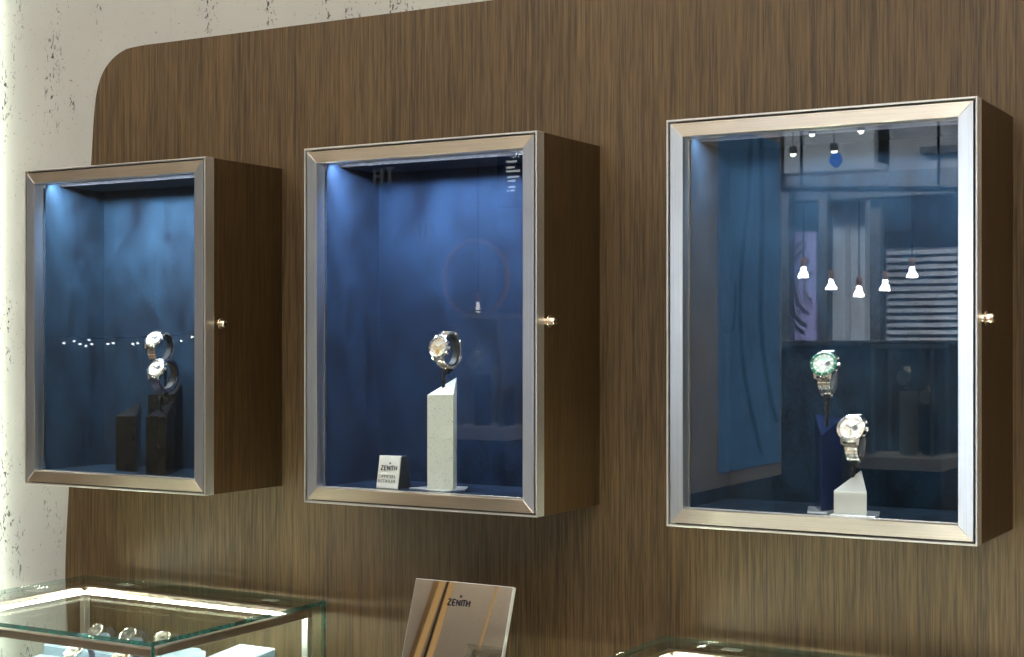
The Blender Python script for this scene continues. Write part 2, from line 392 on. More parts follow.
# light cove at the left end of the plaster wall
cv = empty('cove_light', (-2.41, WALL_Y - .02, 0))
MB().box((-.01, -.022, .02), (.002, .02, 3.4), 'chrome').build('channel', cv)
MB().box((.002, -.014, .02), (.006, .014, 3.4), 'led_cove').build('diffuser', cv)
tag(cv, 'tall vertical strip light at the left end of the pitted plaster wall', 'light')

# ------------------------------------------------------------------ wall cabinets
Z0, Z1, DEP = 1.2994, 1.8494, 0.199
def cabinet(x0, x1, label, lining, led_power, lock_y):
    c = empty('wall_cabinet', (x0, 0, Z0)); w = x1 - x0; h = Z1 - Z0
    tag(c, label, 'display cabinet', 'wood display cabinets on the wall')
    b = MB(); th = .016
    b.box((0, .022, 0), (th, DEP, h), 'wood_box', .0006); b.box((w - th, .022, 0), (w, DEP, h), 'wood_box', .0006)
    b.box((th, .022, 0), (w - th, DEP, th), 'wood_box'); b.box((th, .022, h - th), (w - th, DEP, h), 'wood_box')
    b.box((th, DEP - .014, th), (w - th, DEP, h - th), 'wood_box')
    b.build('carcass', c)
    r = MB(); rt = .0025
    for a, q in (((0, 0), (rt, h)), ((w - rt, 0), (w, h)), ((rt, 0), (w - rt, rt)), ((rt, h - rt), (w - rt, h))):
        r.box((a[0], 0, a[1]), (q[0], .0218, q[1]), 'rim_steel', .0004)
    r.build('rim', c)
    o = .0240; lt = .006; li = MB()       # suede lining: back, floor, top, two sides
    li.box((o, .026, o - lt), (w - o, .172, o), lining); li.box((o, .062, h - o), (w - o, .172, h - o + lt), lining)
    li.box((o - lt, .026, o - lt), (o, .172, h - o + lt), lining); li.box((w - o, .026, o - lt), (w - o + lt, .172, h - o + lt), lining)
    li.box((o - lt, .168, o - lt), (w - o + lt, .1735, h - o + lt), lining)
    li.build('lining', c)
    lbf = MB(); lbf.box((o, .0470, h - o + .0056), (w - o, .0600, h - o + .0072), 'matt_black'); lbf.box((o, .0600, h - o - .0006), (w - o, .0618, h - o + .0072), 'matt_black'); lbf.build('light_baffle', c)
    tr = MB()
    for sx in (o - .004, w - o - .001): tr.box((sx, .0205, o - .004), (sx + .005, .026, h - o + .004), 'chrome', .0004)
    for sz in (o - .004, h - o - .001): tr.box((o - .004, .0205, sz), (w - o + .004, .026, sz + .005), 'chrome', .0004)
    tr.build('inner_trim', c)
    # door
    g = .0052; fw = .0186; d = MB()
    for a, q in (((rt, rt), (g + .012, h - rt)), ((w - g - .012, rt), (w - rt, h - rt)), ((g + .012, rt), (w - g - .012, g + .012)), ((g + .012, h - g - .012), (w - g - .012, h - rt))):
        d.box((a[0], .0130, a[1]), (q[0], .0195, q[1]), 'black_gap')
    door = d.build('door', c)
    i = g + fw; y0, y1 = .0006, .0200
    def rail(pts, m, n):
        mb = MB(); mb.hull([(x, y1, z) for x, z in pts], [(x, y0, z) for x, z in pts], m, .0005); mb.build(n, door)
    rail([(g, h - g), (i, h - i), (w - i, h - i), (w - g, h - g)], 'steel_h', 'rail')
    rail([(g, g), (w - g, g), (w - i, i), (i, i)], 'steel_h', 'rail')
    rail([(g, g), (i, i), (i, h - i), (g, h - g)], 'steel_v', 'stile')
    rail([(w - g, g), (w - g, h - g), (w - i, h - i), (w - i, i)], 'steel_v', 'stile')
    MB().box((i - .001, .0062, i - .001), (w - i + .001, .0102, h - i + .001), 'door_glass').build('glass_pane', door)
    for z in (.0042, h - .0042):
        MB().lathe([(0, -.0035), (.0013, -.0035), (.0013, .0035), (0, .0035)], 'chrome', Matrix.Translation((.0085, .006, z)) @ Matrix.Rotation(math.pi / 2, 4, 'Y'), 12).build('hinge_pin', door)
    # cylinder lock on the right side
    M = Matrix.Translation((w, lock_y, .279)) @ Matrix.Rotation(math.pi / 2, 4, 'Y')
    lk = MB()
    lk.lathe([(0, 0), (.0056, 0), (.0056, .0062), (.0088, .0068), (.0094, .0076), (.0088, .0086), (.0066, .0090), (.0068, .0140), (.0054, .0168), (.0030, .0176), (0, .0178)], 'brass_steel', M, 28)
    lock = lk.build('lock', c)
    ks = MB(); ks.box((-.0009, -.0030, .0165), (.0009, .0030, .0179), 'black_gap', mtx=M); ks.build('keyhole', lock)
    # light bar under the top, behind the top rail
    lb = MB(); lb.box((o + .001, .0275, h - o + .0065), (w - o - .001, .0465, h - th - .0002), 'rim_steel', .0005)
    led = lb.build('light_bar', c)
    df = MB(); df.box((o + .006, .031, h - o + .0058), (w - o - .006, .043, h - o + .0067), 'led_cab'); df.build('diffuser', led)
    area_light('cabinet_led', (w / 2, .037, h - o + .0054), (math.radians(32), 0, 0), (w - 2 * o - .012, .010), led_power, (.78, .88, 1.0), led, math.radians(150))
    return c
cabinet(-2.0895, -1.6751, 'wood wall cabinet with black pedestals inside, overlapping the pale plaster wall', 'suede', 13, .031)
cabinet(-1.47424, -1.05984, 'wood wall cabinet holding one watch on a white stone pedestal', 'suede_bright', 11, .025)
cabinet(-.85898, -.44458, 'wood wall cabinet nearest the right edge, with a green bezel watch inside', 'suede', 4.6, .013)
FLOOR = Z0 + .0240

# ------------------------------------------------------------------ watches
def watch(pos, tilt, turn, k, look, label, group, roll=0.0):
    """local frame: dial faces -y, twelve o'clock +z, dial centre at the origin"""
    e = empty('wristwatch', pos); e.rotation_euler = (-tilt, roll, turn); e.scale = (k, k, k)
    tag(e, label, 'watch', group)
    front = Matrix.Rotation(math.pi / 2, 4, 'X')            # lathe axis z -> -y
    R = .0195
    cs = MB()
    cs.lathe([(0, -.0100), (R * .82, -.0100), (R * .97, -.0085), (R, -.0060), (R, -.0030), (R * .96, -.0018), (R * .90, -.0012), (R * .78, -.0012)], look['case'], front, 40)
    for sx in (-1, 1):
        for sz in (-1, 1):          # four lugs
            mb_pts = [(sx * .0085, -.0005 + .002, sz * .0160), (sx * .0135, -.0005 + .002, sz * .0130), (sx * .0125, .0060, sz * .0218), (sx * .0090, .0060, sz * .0218)]
            lo = [(x, y + .0048, z) for x, y, z in mb_pts]
            cs.hull(lo, mb_pts, look['case'], .0004)
    case = cs.build('case', e)
    bz = MB(); bz.lathe([(R * .76, -.0022), (R * .76, -.0004), (R * .80, .0006), (R * .96, -.0004), (R * .98, -.0016), (R * .93, -.0024)], look['bezel'], front, 48)
    for j in range(0, 60, 5):
        a = j * math.pi / 30; M = Matrix.Rotation(a, 4, 'Y'); bz.box((-.0004, -.00062, R * .82), (.0004, -.00022, R * .92), look['bezel_mark'], mtx=M)
    bz.build('bezel', case)
    dl = MB(); dl.lathe([(0, -.0012), (R * .77, -.0012)], look['dial'], front, 40)
    for cx, cz, mt in ((-.0062, 0, look['subs'][0]), (.0062, 0, look['subs'][1]), (0, -.0066, look['subs'][2])):
        dl.lathe([(.0036, -.0011), (.0036, -.0008), (.0044, -.0008), (.0044, -.0011)], look['ring'], Matrix.Translation((cx, 0, cz)) @ front, 24)
        dl.lathe([(0, -.0010), (.0036, -.0010)], mt, Matrix.Translation((cx, 0, cz)) @ front, 24)
        dl.box((cx - .0002, .0006, cz), (cx + .0002, .0009, cz + .0030), 'ink')
    for j in range(12):
        M = Matrix.Rotation(j * math.pi / 6, 4, 'Y'); wd = .0006 if j % 3 else .0009
        dl.box((-wd, .0005, .0112), (wd, .0011, .0140), look['marks'], mtx=M)
    dl.build('dial', case)
    hd = MB()
    for ang, ln_, wd in ((math.radians(-55), .0080, .0008), (math.radians(58), .0122, .0006), (math.radians(172), .0125, .00025)):
        M = Matrix.Rotation(ang, 4, 'Y'); hd.box((-wd, .0000, -.002), (wd, .0004, ln_), look['hands'], mtx=M)
    hd.lathe([(0, .0003), (.0011, .0003), (.0011, -.0006)], look['hands'], front, 16)
    hd.build('hands', case)
    cr = MB(); side = Matrix.Rotation(math.pi / 2, 4, 'Y')
    cr.lathe([(0, R * .96), (.0018, R * .96), (.0018, R * 1.06), (.0031, R * 1.07), (.0031, R * 1.20), (.0025, R * 1.23), (0, R * 1.23)], look['case'], Matrix.Translation((0, .0048, 0)) @ side, 16)
    cr.build('crown', case)
    for sgn in (-1, 1):
        pz = MB(); M = Matrix.Translation((0, .0048, 0)) @ Matrix.Rotation(sgn * math.radians(27), 4, 'Y') @ side
        pz.lathe([(0, R * .95), (.0013, R * .95), (.0013, R * 1.08), (.0022, R * 1.09), (.0022, R * 1.17), (0, R * 1.18)], look['case'], M, 14)
        pz.build('pusher', case)
    # strap or bracelet on an oval behind the case
    cy, ay, az = .0315, .0260, .0300
    def ell(a, da=0.0): return Vector((0, cy - (ay + da) * math.cos(a), (az + da) * math.sin(a)))
    if look['kind'] == 'steel':
        n = 27; a0, a1 = math.radians(37), math.radians(323)
        up = MB()
        for j in range(n):
            a = a0 + (a1 - a0) * (j + .5) / n; p = ell(a); q = ell(a + .01); d = (q - p).normalized(); nn = Vector((0, -d.z, d.y))
            M = Matrix(((1, 0, 0, p.x), (0, nn.y, d.y, p.y), (0, nn.z, d.z, p.z), (0, 0, 0, 1)))
            hl = (a1 - a0) / n * ((ay + az) / 2) * .5 * .90
            wdt = .0094 - .0012 * math.sin((j + .5) / n * math.pi)
            mid = wdt * .42
            up.box((-mid, -.0026, -hl), (mid, .0022, hl), look['mid'], .0006, M)
            for sx in (-1, 1): up.box((sx * (mid + .0003), -.0024, -hl), (sx * wdt, .0020, hl), look['outer'], .0006, M)
        up.build('bracelet', e)
        cl = MB()
        for j in range(5):
            a = math.radians(196 + 13 * j); p = ell(a, .0022); q = ell(a + .01, .0022); d = (q - p).normalized(); nn = Vector((0, -d.z, d.y))
            M = Matrix(((1, 0, 0, p.x), (0, nn.y, d.y, p.y), (0, nn.z, d.z, p.z), (0, 0, 0, 1)))
            cl.box((-.0085, -.0009, -.0033), (.0085, .0009, .0033), look['outer'], .0004, M)
        cl.build('clasp', e)
    else:
        t = bmesh.new(); rows = []; n = 44; a0, a1 = math.radians(37), math.radians(323)
        for j in range(n + 1):
            a = a0 + (a1 - a0) * j / n; s_ = abs(j / n - .5) * 2; wd = .0078 + .0022 * s_; th_ = .0011 + .0008 * s_
            pi_, po = ell(a, -th_), ell(a, th_)
            rows.append([t.verts.new((-wd, pi_.y, pi_.z)), t.verts.new((wd, pi_.y, pi_.z)), t.verts.new((wd, po.y, po.z)), t.verts.new((-wd, po.y, po.z))])
        for A, B in zip(rows, rows[1:]):
            for q in range(4): t.faces.new((A[q], A[(q + 1) % 4], B[(q + 1) % 4], B[q]))
        t.faces.new(rows[0]); t.faces.new(rows[-1][::-1]); bmesh.ops.recalc_face_normals(t, faces=t.faces)
        st = MB(); st._merge(t, look['outer']); st.build('strap', e)
        cl = MB()
        for j in range(9):
            a = math.radians(168 + 13 * j); p = ell(a, -.0024); q = ell(a + .01, -.0024); d = (q - p).normalized(); nn = Vector((0, -d.z, d.y))
            M = Matrix(((1, 0, 0, p.x), (0, nn.y, d.y, p.y), (0, nn.z, d.z, p.z), (0, 0, 0, 1)))
            cl.box((-.0075, -.0006, -.0034), (.0075, .0006, .0034), 'watch_steel', .0003, M)
        cl.build('buckle', e)
    return e
STEEL = dict(case='watch_steel', bezel='watch_steel', bezel_mark='ink', dial='white_dial', subs=('silver_dial', 'dark_sub', 'silver_dial'), ring='watch_steel', marks='watch_steel',
             hands='watch_dark_steel', mid='watch_steel', outer='watch_steel', kind='steel')
def look(**kw): d = dict(STEEL); d.update(kw); return d
WG = 'watches on pedestals in the wall cabinets'
def cuff(stand, pos, tilt, turn, k, mat, foot_px, roll=0.0):
    """C-shaped holder inside the watch loop, on a cranked black rod rising from the pedestal"""
    cu = MB(); t = bmesh.new(); rows = []; n = 40
    a0, a1 = math.radians(62), math.radians(298)
    for j in range(n + 1):
        a = a0 + (a1 - a0) * j / n
        fo = [Vector((0, .0315 - (.0260 + da) * math.cos(a), (.0300 + da) * math.sin(a))) for da in (-.0056, -.0030)]
        wd = .0060
        rows.append([t.verts.new((-wd, fo[0].y, fo[0].z)), t.verts.new((wd, fo[0].y, fo[0].z)), t.verts.new((wd, fo[1].y, fo[1].z)), t.verts.new((-wd, fo[1].y, fo[1].z))])
    for A, B in zip(rows, rows[1:]):
        for q in range(4): t.faces.new((A[q], A[(q + 1) % 4], B[(q + 1) % 4], B[q]))
    t.faces.new(rows[0]); t.faces.new(rows[-1][::-1]); bmesh.ops.recalc_face_normals(t, faces=t.faces)
    M = Matrix.Translation(pos - stand.location) @ (Matrix.Rotation(turn, 4, 'Z') @ Matrix.Rotation(roll, 4, 'Y') @ Matrix.Rotation(-tilt, 4, 'X')) @ Matrix.Scale(k, 4)
    cu._merge(t, mat, mtx=M); cu.build('watch_cuff', stand)
    # lowest point of the tilted oval
    a = max((math.radians(d_) for d_ in range(200, 341)), key=lambda q: -(M @ Vector((0, .0315 - .0260 * math.cos(q), .0300 * math.sin(q)))).z)
    low = M @ Vector((0, .0315 - .0282 * math.cos(a), .0322 * math.sin(a)))
    foot = at_y(foot_px[0], foot_px[1], low.y + stand.location.y) - stand.location
    kz = low.z - .0052; rd = MB()
    rd.box((low.x - .0052, low.y - .0060, low.z - .0030), (low.x + .0052, low.y + .0060, low.z + .0012), 'black_plastic', .0008)
    rd.tube([(low.x, low.y, low.z - .002), (low.x, low.y, kz - .0012)], .0034, 'black_plastic', 12)
    if abs(foot.x - low.x) > .0025:
        x0_, x1_ = sorted((low.x, foot.x)); rd.box((x0_ - .002, low.y - .0024, kz - .0020), (x1_ + .002, low.y + .0024, kz + .0016), 'black_plastic', .0006)
    rd.tube([(foot.x, low.y, kz), (foot.x, low.y, (kz + foot.z) / 2)], .0034, 'black_plastic', 12)
    rd.tube([(foot.x, low.y, kz), (foot.x, low.y, foot.z - .006)], .0026, 'black_plastic', 12)
    rd.build('rod', stand)

def pedestal(A, B, C, zA, zB, zC, mat, label, base=None, base_mat='plate_steel', zb=None):
    """three-sided block whose slanted top rises towards its back corner"""
    p = empty('watch_pedestal', ((A[0] + B[0] + C[0]) / 3, (A[1] + B[1] + C[1]) / 3, FLOOR)); o = p.location
    tag(p, label, 'watch stand', 'pedestals in the wall cabinets')
    z0 = .0022 if base else 0.0
    L = lambda q, z: (q[0] - o.x, q[1] - o.y, z)
    MB().hull([L(A, z0), L(B, z0), L(C, z0)], [L(A, zA - FLOOR), L(B, zB - FLOOR), L(C, zC - FLOOR)], mat, .0006).build('block', p)
    if base:
        MB().hull([L(q, 0) for q in base], [L(q, .0022) for q in base], base_mat, .0004).build('base_plate', p)
    return p
def local(p, v): return Vector(v) - p.location

# --- middle cabinet: white stone pedestal, steel watch with gold subdials, small sign
A, B, Cc = at_y(427, 490, .045), at_y(453.3, 492, .042), at_y(456.8, 486, .086)
p = pedestal(A, B, Cc, 1.4685, 1.4700, 1.4950, 'white_stone', 'tall white speckled stone watch pedestal beside the small sign',
             [(-1.312, .050), (-1.238, .030), (-1.222, .066), (-1.244, .112), (-1.296, .100)])
pos = at_y(437.5, 347.5, .036)
watch(pos, math.radians(9), math.radians(-4), .90, look(dial='white_dial', subs=('silver_dial', 'silver_dial', 'gold_dial'), bezel='watch_dark_steel', bezel_mark='white_dial', mid='two_tone', outer='watch_steel', hands='gold_dial', ring='gold_dial', marks='gold_dial'),
      'steel chronograph watch with gold subdials on the white stone pedestal', WG)
cuff(p, pos, math.radians(9), math.radians(-4), .90, 'cuff_dark', (443.5, 391))

s = empty('sign_block', (at_y(376, 488, .035).x, .035, FLOOR)); o = s.location
tag(s, 'small pale leaning sign with dark lettering at the foot of the white stone pedestal', 'sign')
sw = at_y(397, 489, .035).x - o.x; sh = .0515; lean = math.radians(11)
MS = Matrix.Rotation(-lean, 4, 'X')
MB().box((0, 0, .001), (sw, .0030, sh), 'sign_card', .0004, MS).build('face_plate', s)
bk = MB(); bk.hull([(.001, .004, 0), (sw - .001, .004, 0), (sw - .001, .040, 0), (.001, .040, 0)], [(.001, .0148, sh * .965), (sw - .001, .0148, sh * .965), (sw - .001, .030, sh * .965), (.001, .030, sh * .965)], 'sign_side', .0005)
bk.build('support', s)
lt = MB(); zenith(lt, sw / 2 + .0003, sh * .63, sw * .74, -.0001, 'ink', MS, .17)
text_mesh(lt, 'OFFICIAL', .0072, sw / 2 - .001, sh * .37, -.0001, 'sign_side', MS, spacing=1.1); text_mesh(lt, 'RETAILER', .0072, sw / 2 - .001, sh * .23, -.0001, 'sign_side', MS, spacing=1.1)
lt.build('lettering', s)

# --- right cabinet: dark blue and white pedestals
A, B, Cc = at_y(833.5, 515, .030), at_y(866.8, 517, .030), at_y(861.3, 470, .074)
p = pedestal(A, B, Cc, 1.3560, 1.3555, 1.3805, 'white_lacquer', 'low white watch pedestal in front of the blue one',
             [(A.x - .004, .026), (B.x + .012, .026), (B.x + .010, .050), (Cc.x + .02, .090), (A.x - .002, .090)])
pos = at_y(850.5, 427.5, .036)
watch(pos, math.radians(28), math.radians(2), .97, look(subs=('silver_dial', 'dark_sub', 'silver_dial'), bezel='watch_steel', mid='watch_steel'),
      'steel chronograph watch with white dial on the low white pedestal', WG)
cuff(p, pos, math.radians(28), math.radians(2), .97, 'cuff_grey', (852.5, 487))

Fc, Lc, Rc = at_y(821, 436, .052), at_y(815, 414, .092), at_y(842, 418, .090)
p = pedestal(Fc, Rc, Lc, 1.4245, 1.4470, 1.4515, 'gloss_blue', 'tall dark blue watch pedestal behind the low white one',
             [(Fc.x - .014, .038), (Fc.x + .013, .038), (Rc.x + .004, .105), (Lc.x - .014, .105)])
pos = at_y(823.3, 363, .048)
watch(pos, math.radians(27), math.radians(4), .94, look(bezel='green_bezel', bezel_mark='white_dial', dial='green_dial', subs=('white_dial', 'dark_sub', 'white_dial'), marks='white_dial', hands='white_dial', ring='watch_steel'),
      'steel chronograph watch with green bezel on the tall blue pedestal', WG)
cuff(p, pos, math.radians(27), math.radians(4), .94, 'cuff_grey', (827, 422))

# --- left cabinet: three glossy black pedestals
A, B, Cc = at_y(115.3, 416, .072), at_y(136.3, 416, .070), at_y(141, 401, .118)
pedestal(A, B, Cc, at_y(115, 416, .072).z, at_y(136, 416, .070).z, at_y(141, 401.5, .118).z, 'gloss_black', 'glossy black pedestal without a watch, leftmost of the three black ones')
A, B, Cc = at_y(145.5, 416, .046), at_y(166.3, 417, .044), at_y(174.3, 400, .092)
pr = pedestal(A, B, Cc, at_y(145, 416, .046).z, at_y(166, 416.5, .044).z, at_y(174, 400, .092).z, 'gloss_black', 'glossy black pedestal on the right, under the leather strap watch')
A, B, Cc = at_y(148, 395, .108), at_y(175, 394, .104), at_y(183, 380, .150)
pt = pedestal(A, B, Cc, at_y(148, 395, .108).z, at_y(175, 394, .104).z, at_y(183, 381, .150).z, 'gloss_black', 'tallest glossy black pedestal behind the two shorter ones')
pos = at_y(155.3, 367.5, .040)
watch(pos, math.radians(31), math.radians(2), .92, look(kind='strap', outer='blue_leather', bezel='watch_steel'),
      'chronograph watch on a dark leather strap, the lower watch in the black pedestal cabinet', WG)
cuff(pr, pos, math.radians(31), math.radians(2), .92, 'cuff_dark', (160.5, 409))
pos = at_y(152.8, 337.5, .096)
watch(pos, math.radians(40), math.radians(2), .92, look(mid='two_tone', outer='watch_steel'),
      'steel bracelet chronograph watch, the upper watch in the black pedestal cabinet', WG)
cuff(pt, pos, math.radians(40), math.radians(2), .92, 'cuff_dark', (165, 386))

# ------------------------------------------------------------------ glass counter cases
TOP = 1.117
def glass_case(x0, x1, y0, y1, label):
    c = empty('counter_showcase', (x0, y0, 0)); w, d = x1 - x0, y1 - y0
    tag(c, label, 'glass showcase', 'glass counter showcases against the panel')
    zd = .955; g = .006
    def pane(a, b, n, axes):
        mb = MB(); mb.box(a, b, 'case_glass'); i = mb.mi('glass_edge')
        mb.bm.faces.ensure_lookup_table()
        for f in mb.bm.faces:
            if abs(f.normal[axes]) < .5: f.material_index = i
        return mb.build(n, c)
    pane((0, 0, TOP - g), (w, d, TOP), 'top_pane', 2)
    pane((0, 0, zd), (w, .006, TOP - g - .0005), 'front_pane', 1); pane((0, d - .006, zd), (w, d, TOP - g - .0005), 'back_pane', 1)
    pane((0, .0065, zd), (.006, d - .0065, TOP - g - .0005), 'side_pane', 0); pane((w - .006, .0065, zd), (w, d - .0065, TOP - g - .0005), 'side_pane', 0)
    i, bt, zt = .016, .013, TOP - .014
    fr = MB()
    fr.box((i, i, zt - bt), (w - i, i + bt, zt), 'bronze_bar', .0012); fr.box((i, d - i - bt, zt - bt), (w - i, d - i, zt), 'bronze_bar', .0012)
    fr.box((i, i + bt, zt - bt), (i + bt, d - i - bt, zt), 'bronze_bar', .0012); fr.box((w - i - bt, i + bt, zt - bt), (w - i, d - i - bt, zt), 'bronze_bar', .0012)
    frame = fr.build('frame', c)
    for px, py in ((i, d - i - bt), (w - i - bt, d - i - bt), (i, i), (w - i - bt, i)):
        if py == i: continue
        MB().box((px, py, zd), (px + bt, py + bt, zt - bt), 'post_steel', .001).build('post', c)
    e = i + bt; hz = zt - bt - .0005
    for a, b in (((e + .004, d - e - .0016, hz), (w - e - .004, d - e - .0004, hz + .0045)), ((e + .004, e + .0004, hz), (w - e - .004, e + .0016, hz + .0045)),
                 ((e + .0004, e + .004, hz), (e + .0016, d - e - .004, hz + .0045)), ((w - e - .0016, e + .004, hz), (w - e - .0004, d - e - .004, hz + .0045))):
        MB().box(a, b, 'led_case').build('light_strip', frame)
    for px, py in ((.10, d - .010), (w - .12, d - .010), (.012, d - .14)):
        MB().box((px, py - .012, TOP - g - .0012), (px + .028, py + .004, TOP - g - .0002), 'white_lacquer').build('glass_pad', c)
    MB().box((0, 0, zd - .02), (w, d, zd), 'deck', .001).build('deck', c)
    b = MB(); b.box((.0, .0, .08), (w, d, zd - .02), 'counter_wood', .002); b.box((.02, .03, 0), (w - .02, d - .01, .08), 'mall_dark')
    b.build('base_cabinet', c)
    return c
glass_case(-2.106, -1.552, -.255, .160, 'glass topped counter showcase with watches inside, lower left corner')
glass_case(-.9365, -.3825, -.255, .160, 'glass topped counter showcase under the cabinet with the green bezel watch')

# tray pads and watches in the left showcase
def pad(x0, x1, y0, y1, z, slope, label):
    o = empty('display_pad', ((x0 + x1) / 2, y0, .955)); tag(o, label, 'display pad', 'pale blue pads in the showcase'); h = z - .955; hx = (x1 - x0) / 2
    MB().hull([(-hx, 0, 0), (hx, 0, 0), (hx, y1 - y0, 0), (-hx, y1 - y0, 0)], [(-hx, 0, h), (hx, 0, h), (hx, y1 - y0, h + slope), (-hx, y1 - y0, h + slope)], 'pad_blue', .002).build('cushion', o)
    return o
pad(-2.06, -1.775, .015, .105, 1.018, .006, 'pale blue pad under the back row of watches in the showcase')
pad(-2.00, -1.745, -.16, -.045, 1.012, .006, 'pale blue pad under the front row of watches in the showcase')
pad(-1.735, -1.655, -.11, -.02, 1.046, .008, 'narrow pale blue pad beside the front row of watches in the showcase')
pad(-1.665, -1.590, -.02, .075, 1.040, .008, 'rightmost pale blue pad in the showcase, near its right steel post')
SG = 'watches lying in the glass showcase'
def laid(px, py, y, lk, label, k=.8, turn=-.15):
    v = at_y(px, py, y); w = watch(v, math.radians(50), turn, k, lk, label, SG)
    c = MB(); zp = 1.018 if y > -.04 else 1.012
    q = empty('watch_cushion', (v.x, v.y + .018, zp + .002)); tag(q, 'blue roll cushion under the ' + label.split(',')[0], 'cushion', 'cushions in the showcase')
    c.lathe([(0, -.016), (.0075, -.016), (.0095, -.013), (.0095, .013), (.0075, .016), (0, .016)], 'pad_blue', Matrix.Translation((0, 0, .010)) @ Matrix.Rotation(math.pi / 2, 4, 'Y') @ Matrix.Scale(.9, 4), 20)
    c.build('roll', q)
    return w
laid(94, 630, .050, look(dial='dark_sub', subs=('silver_dial', 'silver_dial', 'dark_sub'), kind='strap', outer='leather'), 'dark dial watch nearest the rear left post, back row of the showcase')
laid(127, 633, .048, look(dial='dark_sub', subs=('silver_dial', 'dark_sub', 'dark_sub'), kind='strap', outer='leather'), 'dark dial watch second from the rear left post, back row of the showcase')
laid(161, 637, .046, look(dial='white_dial', kind='strap', outer='leather'), 'white dial watch farthest from the rear left post, back row of the showcase')
laid(72, 650, -.105, look(dial='white_dial', kind='strap', outer='blue_leather'), 'white dial watch at the front left of the showcase')
laid(118, 657, -.105, look(dial='silver_dial', case='two_tone', bezel='two_tone', mid='two_tone', kind='strap', outer='blue_leather'), 'gold cased watch at the front right of the showcase')

# ------------------------------------------------------------------ mirror plaque on the counter between the showcases
ct = empty('counter', (-1.245, -.06, 0)); tag(ct, 'dark wood counter carrying the mirror plaque between the showcases', 'counter')
b = MB(); b.box((-.29, -.20, .08), (.29, .235, .98), 'counter_wood', .002); b.box((-.27, -.17, 0), (.27, .22, .08), 'mall_dark'); b.build('body', ct)
MB().box((-.295, -.21, .98), (.295, .240, 1.0), 'counter_wood', .002).build('counter_top', ct)
TLp, TRp = at_y(416, 578, .04), at_y(513.5, 585.5, .04)
leanp = math.radians(19); hp = (TLp.z - 1.0012) / math.cos(leanp); wp = (TRp - TLp).length
pq = empty('brand_plaque', (TLp.x, .04 - hp * math.sin(leanp), 1.0012)); tag(pq, 'leaning mirror finish plaque with a dark star logo between the two showcases', 'plaque')
MP = Matrix.Rotation(-leanp, 4, 'X')
MB().box((.0009, -.0003, .0009), (wp - .0009, .0006, hp - .0009), 'plaque_mirror', mtx=MP).build('mirror_face', pq)
bd = MB(); bd.box((0, 0, 0), (wp, .0085, hp), 'plaque_edge', .0005, MP)
bd.build('board', pq)
lt = MB(); zenith(lt, wp * .485, hp * .845, wp * .222, -.0004, 'ink', MP, .22); lt.build('logo', pq)
st = MB(); st.hull([(wp * .3, .010, 0), (wp * .7, .010, 0), (wp * .7, .085, 0), (wp * .3, .085, 0)], [(wp * .45, .052, hp * .55), (wp * .55, .052, hp * .55), (wp * .55, .056, hp * .55), (wp * .45, .056, hp * .55)], 'black_plastic', .0006)
st.build('easel', pq)

# ------------------------------------------------------------------ the shop and mall behind the camera (seen mirrored in the glass)
def ceiling_lamp(x, y, sx, sy, power, col, label):
    e = empty('ceiling_light', (x, y, ZC)); tag(e, label, 'ceiling light', 'ceiling light panels')
    f = MB(); t = .03
    for a, q in (((-sx / 2, -sy / 2), (sx / 2, -sy / 2 + t)), ((-sx / 2, sy / 2 - t), (sx / 2, sy / 2)), ((-sx / 2, -sy / 2 + t), (-sx / 2 + t, sy / 2 - t)), ((sx / 2 - t, -sy / 2 + t), (sx / 2, sy / 2 - t))):
        f.box((a[0], a[1], -.05), (q[0], q[1], 0), 'chrome', .002)
    f.build('frame', e); MB().box((-sx / 2 + t, -sy / 2 + t, -.04), (sx / 2 - t, sy / 2 - t, -.03), 'ceiling_glow').build('diffuser', e)
    area_light('panel_light', (0, 0, -.052), (0, 0, 0), (sx - .08, sy - .08), power, col, e)
WARM = (1.0, .91, .78); COOL = (.86, .93, 1.0)
ceiling_lamp(.1, -1.0, 2.0, .7, 8, WARM, 'long ceiling light panel nearest the display wall on the right')
ceiling_lamp(-2.0, -1.2, 1.4, .7, 3, WARM, 'ceiling light panel nearest the display wall on the left')
ceiling_lamp(-.6, -3.6, 1.8, 1.2, 14, WARM, 'large square ceiling light panel in the middle of the shop')
def fill_lamp(x, y, tilt, size, power, col, label):  # unseen lamp added to brighten the surfaces behind the camera
    e = empty('fill_wash', (x, y, ZC)); tag(e, label, 'added fill light', 'added fill lights')
    M = Matrix.Translation((0, 0, -.16)) @ Matrix.Rotation(tilt, 4, 'X')
    MB().box((-size[0] / 2, -size[1] / 2, .004), (size[0] / 2, size[1] / 2, .07), 'mall_dark', .004, M).build('housing', e)
    m = MB()
    for sx in (-.3, .3): m.tube([(sx * size[0], 0, 0), (sx * size[0], 0, -.12)], .01, 'mall_dark', 8)
    m.build('bracket', e)
    l = area_light('fill_wash_lamp', (0, 0, -.16), (tilt, 0, 0), size, power, col, e, math.radians(100))
def uplight(x, y, ln, power, label):  # unseen lamp added to brighten the ceiling that the steel frames reflect
    e = empty('fill_uplight_bar', (x, y, 2.62)); tag(e, label, 'uplight', 'added fill uplight bars')
    MB().box((-ln / 2, -.05, -.03), (ln / 2, .05, .03), 'mall_dark', .006).build('housing', e)
    m = MB()
    for sx in (-.4, .4): m.tube([(sx * ln, 0, .03), (sx * ln, 0, ZC - 2.62)], .004, 'mall_dark', 6)
    m.build('hanger', e)
    area_light('fill_uplight_lamp', (0, 0, .034), (math.pi, 0, 0), (ln - .1, .07), power, (1.0, .94, .83), e)
uplight(-.6, -1.7, 2.6, 110, 'added fill uplight bar hanging nearest the display wall')
uplight(-3.2, -2.6, 2.6, 190, 'added fill uplight bar hanging at the left of the shop')
